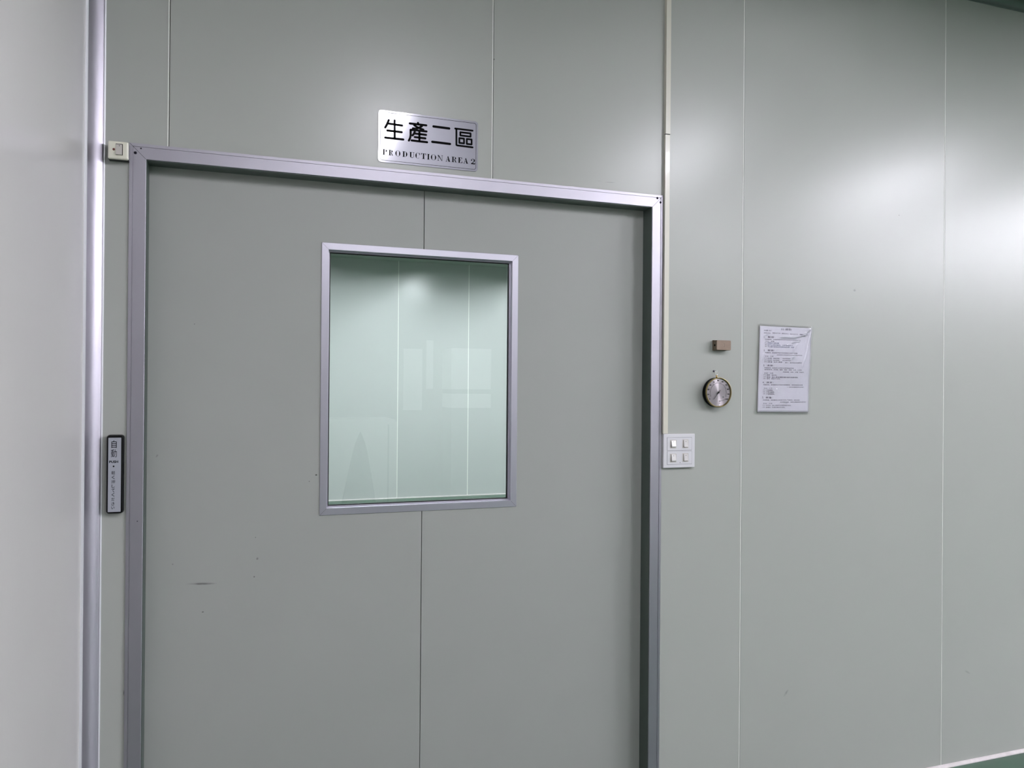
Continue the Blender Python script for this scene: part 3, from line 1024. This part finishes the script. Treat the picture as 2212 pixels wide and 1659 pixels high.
for s_, ang in (('0', 214), ('10', 190), ('20', 166), ('30', 142), ('40', 118), ('50', 92), ('60', 66), ('70', 40), ('80', 16), ('90', -8), ('100', -34)):
    t = math.radians(ang)
    px_, pz_ = dc[0] + R * .79 * math.cos(t), dc[1] + R * .79 * math.sin(t)
    w_ = .0021 * len(s_)
    fit_text(mb, s_, px_ - w_, px_ + w_, pz_ - .0025, pz_ + .0025, yd - .0004, 0, .03)
p_ = zg(885, 1195)
mb.stroke([p_, zg(960, 1188), zg(1040, 1155)], .0004, yd - .0004, yd, cap=2)
mb.stroke([zg(878, 1195), zg(905, 1195)], .0022, yd - .0004, yd, cap=3)
for s_, zx, zy, w_ in (('%', 885, 1255, .0015), ('-', 755, 1252, .0012), ('RH', 1000, 1075, .002)):
    q_ = zg(zx, zy); fit_text(mb, s_, q_[0] - w_, q_[0] + w_, q_[1] - (.0003 if s_ == '-' else .0015), q_[1] + (.0003 if s_ == '-' else .0015), yd - .0004, 0, .03)
mb.build('dial_markings', m_ink, ga)
mb = MB()
yn = yf + .0025
mb.stroke([(dc[0] + R * .13, dc[1] + R * .15), (dc[0] - R * .39, dc[1] - R * .47)], .0011, yn, yn + .0006, cap=4)
mb.stroke([(dc[0], dc[1]), (dc[0] - R * .12, dc[1] - R * .10)], .0028, yn, yn + .0006, cap=4)
mb.lathe_y((dc[0], dc[1]), [(0, yn - .001), (.0028, yn - .0008), (.0028, yd)], seg=20)
mb.build('needle', m_ink, ga)
mb = MB(); mb.lathe_y(ctr, [(0.0001, yf + .0002), (R * .5, yf + .0006), (R * .92, yf + .0016)], seg=48)
mb.build('glass_cover', glass_mat('clear_gauge_glass', (.97, .97, .97), ior=1.4), ga)
# neck, ring
nx = zg(815, 460, -.020)[0]
zt = cc.z + R
mb = MB(); mb.tube([(nx, -.017, zt - .003), (nx, -.017, zt + .0035), (nx, -.017, zt + .008)], .0030, seg=16); mb.build('neck', m_gold, ga)
mb = MB()
rc = zg(795, 362, -.016)
mb.tube([(rc[0] + .0058 * math.cos(2 * math.pi * k / 28), -.016 + .003 * math.sin(2 * math.pi * k / 28), rc[1] + .0062 * math.sin(2 * math.pi * k / 28)) for k in range(28)], .0011, seg=8, closed=True)
mb.build('hanging_ring', m_chrome, ga)
hc = zg(775, 300, -.012)
hk = thing('wall_hook', (hc[0], 0, hc[1]), 'tiny chrome hook holding the ring of the round gauge', 'hook')
mb = MB(); mb.lathe_y(hc, [(0, -.0205), (.0014, -.0203), (.0021, -.0195), (.0021, -.0188), (.0010, -.0186), (.0010, 0)], seg=18); mb.build('hook_pin', m_alu_edge, hk)
mb = MB(); mb.lathe_y(hc, [(0.001, -.0015), (.0038, -.0015), (.0040, 0)], seg=18); mb.build('washer', m_screw, hk)

# ================================================================== NOTICE SHEET
nt_ = thing('notice_sheet', (1.90, 0, 1.452), 'white printed notice in a clear plastic sleeve taped to the wall', 'notice')
PW, PH = 40, 56
P00, P10, P11, P01 = on(1635.6, 889.8, -.004), on(1746.0, 890.6, -.004), on(1753.2, 709.0, -.004), on(1641.3, 703.6, -.004)
def sheet_pt(u, v, lift=0.0, grow=0.0):
    uu = -grow + u * (1 + 2 * grow); vv = v
    a = P00.lerp(P10, uu); b = P01.lerp(P11, uu); p_ = a.lerp(b, vv)
    y = -.0035 - .0022 * math.sin(math.pi * min(max(uu, 0), 1)) - .0015 * math.exp(-((uu) / .08) ** 2) - .004 * math.exp(-((1 - uu) ** 2 + (1 - vv) ** 2) / .02) - .0008 * math.sin(9 * vv + 2)
    return Vector((p_.x, y - lift, p_.z))
def inv_y(x, z):
    u = min(max((x - P00.x) / (P10.x - P00.x), 0), 1); v = min(max((z - P00.z) / (P01.z - P00.z), 0), 1)
    return sheet_pt(u, v).y
def sheet(fn, nu, nv, cut=False):
    mb = MB()
    vs = [fn(i / nu, j_ / nv) for j_ in range(nv + 1) for i in range(nu + 1)]
    fs2 = []
    for j_ in range(nv):
        for i in range(nu):
            if cut and (i / nu) + (1 - j_ / nv) > 1.93 and False: continue
            a = j_ * (nu + 1) + i
            fs2.append((a, a + 1, a + nu + 2, a + nu + 1))
    mb.add(vs, fs2, 0, True)
    return mb
mb = sheet(lambda u, v: sheet_pt(u, v), 30, 40)
pa = mb.build('paper', m_paper, nt_)
sd = pa.modifiers.new('thickness', 'SOLIDIFY'); sd.thickness = .0004; sd.offset = -1
def sleeve_pt(u, v):
    uu = -.005 + u * 1.035
    vv = -.018 + v * 1.045
    b = sheet_pt(min(max(uu, 0), 1), min(max(vv, 0), 1))
    a = P00.lerp(P10, uu); c_ = P01.lerp(P11, uu); p_ = a.lerp(c_, vv)
    # creases of the plastic
    cr = 0
    for (x_, y_, dx, dy, w_, h_) in ((.40, .885, .28, .0, .013, .0034), (.66, .885, .22, .035, .012, .0034), (.86, .925, .12, .075, .010, .003), (.93, .80, .05, .14, .010, .003), (.88, .62, .05, .15, .011, .0032), (.84, .55, .04, .08, .012, .003),
                                     (.10, .90, .07, .01, .010, .003), (.09, .86, .02, .04, .010, .003), (.62, .82, .14, .02, .010, .0028), (.66, .74, .05, .06, .016, .0036), (.50, .80, .08, -.03, .008, .002),
                                     (.04, .60, .04, .06, .016, .0036), (.62, .63, .03, .03, .016, .0036), (.27, .68, .05, .05, .010, .0026), (.10, .35, .05, .13, .008, .0018), (.22, .20, .06, .10, .008, .0018),
                                     (.34, .27, .05, -.04, .010, .0018), (.52, .13, .04, -.01, .012, .003), (.90, .34, .0, .03, .009, .0026), (.90, .44, .02, .03, .010, .0026), (.62, .68, .05, -.03, .010, .0026)):
        tt = ((uu - x_) * dx + (vv - y_) * dy) / (dx * dx + dy * dy)
        tt = min(max(tt, 0), 1)
        d_ = math.hypot(uu - x_ - dx * tt, vv - y_ - dy * tt)
        cr += .7 * h_ * math.exp(-(d_ / w_) ** 2)
    return Vector((p_.x, b.y - .0012 - cr, p_.z))
mb = sheet(sleeve_pt, 170, 230)
mb.build('plastic_sleeve', m_sleeve, nt_)

# printed lines, laid on the sheet
TXT = [('5S 運動', 965, 1350, 240, 325, 0, 1), ('何謂 5S？', 345, 620, 298, 348, 0, 1), ('整理(SEIRI)', 345, 580, 395, 440, 0, 1), ('整頓(SEITON)', 655, 945, 395, 448, 0, 1), ('清掃(SEISO)', 985, 1240, 415, 468, 0, 1),
       ('清潔(SEIKETSU)', 1290, 1590, 435, 488, 0, 1), ('教養(SHITSUKE)', 1650, 1950, 450, 508, 0, 1),
       ('1.', 342, 388, 535, 598, 0, 1), ('整理：', 480, 745, 535, 598, 0, 1), ('所謂整理，就是將混亂的狀態收拾成井然有序的狀態', 388, 1680, 625, 705, 0, .5), ('方法：兩種', 388, 715, 700, 738, 0, 1),
       ('(1)', 372, 435, 762, 805, 0, 1), ('將要與不要分開', 470, 880, 762, 812, 1, 1), ('(2)', 372, 435, 830, 872, 0, 1), ('把不必要的東西，立即清理處分', 470, 1390, 830, 905, 1, .6), ('(3)', 372, 435, 892, 935, 0, 1), ('不必要的東西佔用空間造成浪費─危險', 470, 1440, 892, 972, 1, .6),
       ('2.', 328, 375, 1020, 1082, 0, 1), ('整頓：', 470, 720, 1022, 1088, 0, 1)]
TXT2 = [('所謂整頓，就是將整理後的東西明確定位且整齊的放置', 375, 1560, 88, 172, 0, .5), ('使得需要的時候能夠立即取出使用的狀態', 795, 1740, 180, 240, 0, .6), ('方法：三定', 370, 680, 228, 268, 0, 1),
        ('(1)', 345, 430, 298, 340, 0, 1), ('定位置（放在何處）：', 460, 965, 298, 358, 0, .8), ('決定放置場所', 1005, 1300, 318, 362, 0, 1), ('(2)', 345, 430, 368, 410, 0, 1), ('定品項（放何物品）：', 460, 965, 368, 425, 0, .8), ('放合適物品。', 1005, 1330, 385, 430, 0, 1),
        ('(3)', 345, 430, 430, 474, 0, 1), ('定數量（放多少數量）：', 460, 1070, 430, 496, 0, .8), ('標示，最高最低存量數字', 1105, 1730, 462, 520, 0, .7),
        ('3.', 312, 360, 552, 615, 0, 1), ('清掃：', 445, 695, 558, 622, 0, 1), ('所謂清掃，就是把工作場所打掃得乾乾淨淨', 350, 1430, 650, 718, 0, .6), ('清掃的對象：天花板、牆壁、機械、設備、工具、工具類、', 355, 1745, 712, 785, 0, .55), ('測量儀器、地板、水溝、死角等', 1030, 1800, 808, 862, 0, .7),
        ('方法：三掃', 350, 675, 848, 892, 0, 1), ('(1)', 325, 408, 915, 955, 0, 1), ('掃黑：掃垃圾。', 440, 815, 915, 968, 0, .9), ('(2)', 325, 408, 985, 1025, 0, 1), ('掃漏：漏水/漏油/漏電/漏氣/漏光/滴漏/排除。', 440, 1600, 985, 1058, 0, .7), ('(3)', 320, 405, 1052, 1095, 0, 1), ('掃怪：異音/不正常。', 440, 935, 1052, 1100, 0, .85)]
TXT3 = [('4.', 295, 350, 158, 215, 0, 1), ('清潔：', 430, 685, 160, 225, 0, 1), ('所謂清潔，就是維持工作場所的整理整頓，清掃後清潔的狀態', 320, 1770, 245, 318, 0, .6), ('（一直保持著乾淨的狀態）', 1190, 1810, 340, 392, 0, .7),
        ('方法：三不', 335, 650, 385, 425, 0, 1), ('(1)', 310, 390, 452, 492, 0, 1), ('不恢復髒亂。', 425, 685, 452, 498, 0, 1), ('(2)', 310, 390, 520, 560, 0, 1), ('不製造髒亂。', 425, 740, 520, 568, 0, 1), ('(3)', 310, 390, 588, 628, 0, 1), ('不擴散髒亂。', 425, 740, 588, 638, 0, 1),
        ('5.', 275, 330, 705, 775, 0, 1), ('教養：', 405, 660, 715, 780, 0, 1), ('所謂教養，就是養成大家遵守所規定的事項，並能自動', 300, 1650, 808, 868, 0, .7), ('並且對於規定，每個人都能徹底的遵守好', 930, 1880, 885, 942, 0, .7),
        ('方法：三化', 305, 640, 940, 985, 0, 1), ('(1)', 290, 372, 1010, 1050, 0, 1), ('文件化：納入各部門日常管理的項目。', 405, 1340, 1008, 1060, 0, .85), ('(2)', 290, 372, 1080, 1118, 0, 1), ('習慣化：形成企業文化特色。', 405, 1110, 1078, 1130, 0, .85)]
ink, inkb = MB(), MB()
def page(lst, oy, sc_):
    for (s_, xa, xb, ya, yb_, blue, fr_) in lst:
        # a long line slopes with perspective: yb_ is where its right end sits
        X0 = on(1630 + xa / sc_, 0, -.004); X1 = on(1630 + xb / sc_, 0, -.004)
        pl = on(1630 + (xa + xb) / 2 / sc_, oy + (ya + yb_) / 2 / sc_, -.004)
        hgt = (yb_ - ya) * fr_ / sc_
        zc_ = pl.z
        p0_ = on(1630 + xa / sc_, oy + (ya + yb_) / 2 / sc_, -.004); p1_ = on(1630 + xb / sc_, oy + (ya + yb_) / 2 / sc_, -.004)
        zh = on(1700, 800, -.004).z - on(1700, 801, -.004).z
        t_ = inkb if blue else ink
        b0 = len(t_.v)
        fit_text(t_, s_, p0_.x, p1_.x, zc_ - hgt * zh / 2, zc_ + hgt * zh / 2, 0, 0, 0.0)
        for i in range(b0, len(t_.v)):
            v_ = t_.v[i]
            t_.v[i] = (v_[0], inv_y(v_[0], v_[2]) - .00035, v_[2])
page(TXT, 695, 17.015); page(TXT2, 755, 17.015); page(TXT3, 815, 17.015)
ink.build('printed_text', m_print, nt_)
inkb.build('blue_printed_text', m_print_blue, nt_)

bpy.data.objects.remove(_fo)

# ================================================================== FURNITURE BEHIND THE VIEWER, faintly mirrored in the door glass
YG = DY + 0.0255
def mz(px, py, Y):          # room point whose mirror image in the pane stands at this photo position
    p_ = on(px, py, 2 * YG - Y); return p_.x, p_.z
m_cab = mat('white_cabinet_paint', (196, 197, 196), rough=0.4)
m_cabgrey = mat('grey_cabinet_trim', (120, 124, 122), rough=0.5)
m_cloth = mat('dark_grey_green_cloth', (62, 72, 66), rough=0.9)
YC = -5.70
xa, _ = mz(672, 905, YC); xb, zt_ = mz(858, 905, YC)
cb = thing('storage_cabinet', ((xa + xb) / 2, YC, 0), 'low white cabinet with rounded corner against the wall facing the door', 'cabinet')
mb = MB(); mb.prism([(xa, 0.05), (xb, 0.05)] + [(xb - .05 + .05 * math.cos(math.radians(a_)), zt_ - .05 + .05 * math.sin(math.radians(a_))) for a_ in range(0, 91, 15)] + [(xa, zt_)], YB + .01, YC)
mb.build('cabinet_body', m_cab, cb)
mb = MB(); mb.box(xa + .02, xb - .02, YB + .03, YC - .03, 0, .05); mb.build('plinth', m_cabgrey, cb)
mb = MB(); mb.box(xb - .10, xb - .085, YC, YC + .004, .12, zt_ - .06); mb.build('door_edge', m_cabgrey, cb)
YN = -5.35
apx, apz = mz(779, 932, YN); b0, _ = mz(737, 1078, YN); b1, _ = mz(808, 1075, YN); _, zb_ = mz(770, 1078, YN)
cx_ = (b0 + b1) / 2; rb = abs(b1 - b0) / 2
hh = apz
mb = MB()
prof = [(0.0, 1.0), (.10, .955), (.24, .88), (.36, .78), (.55, .58), (.72, .38), (.88, .18), (1.0, 0.0)]
SEG = 40
k0 = (apz) / max(apz - zb_, .1)
vs, fs3 = [], []
for (r_, h_) in prof:
    for k in range(SEG):
        t = 2 * math.pi * k / SEG
        rr2 = rb * r_ * k0 * .85 * (1 + .05 * math.sin(7 * t + r_ * 2))
        vs.append((cx_ + (apx - cx_) * h_ + rr2 * math.cos(t), YN + .6 * rr2 * math.sin(t), apz * h_))
for j_ in range(len(prof) - 1):
    for k in range(SEG):
        fs3.append((j_ * SEG + k, j_ * SEG + (k + 1) % SEG, (j_ + 1) * SEG + (k + 1) % SEG, (j_ + 1) * SEG + k))
mb.add(vs, fs3, 0, True)
tag(mb.build('cloth_cover', m_cloth), 'dark grey-green cloth cone standing in front of the low white cabinet', 'cover')
def board(name, label, cat, x0p, x1p, y0p, y1p, m, th=.02):
    a_, z1_ = mz(x0p, y0p, YB + th); b_, z0_ = mz(x1p, y1p, YB + th)
    mb = MB(); mb.box(a_, b_, YB, YB + th, z0_, z1_)
    return tag(mb.build(name, m, None), label, cat)
board('wall_board', 'white upright board on the wall facing the door, right of the low cabinet', 'board', 873, 912, 753, 886, m_cab, .02)
board('paper_strip', 'narrow white paper strip on the wall facing the door, beside the upright board', 'paper strip', 922, 936, 735, 840, m_cab, .004)
YT = -5.75
tall = thing('tall_cabinet', (mz(1018, 800, YT)[0], YT, 0), 'tall cabinet with white upper door and grey lower door facing the door wall', 'cabinet')
for (nm, y0p, y1p, m_) in (('upper_door', 752, 841, m_cab), ('grey_band', 841, 851, m_cabgrey), ('pale_band', 851, 881, m_cab)):
    a_, z1_ = mz(976, y0p, YT); b_, z0_ = mz(1061, y1p, YT)
    mb = MB(); mb.box(a_, b_, YB + .02, YT, z0_, z1_); mb.build(nm, m_, tall)
a_, z1_ = mz(976, 881, YT); b_, _ = mz(1061, 881, YT)
mb = MB(); mb.box(a_, b_, YB + .02, YT, 0.0, z1_); mb.build('lower_door', m_cabgrey, tall)

for o in bpy.data.objects:
    for k in ('_w', '_o', '_root'):
        if k in o: del o[k]
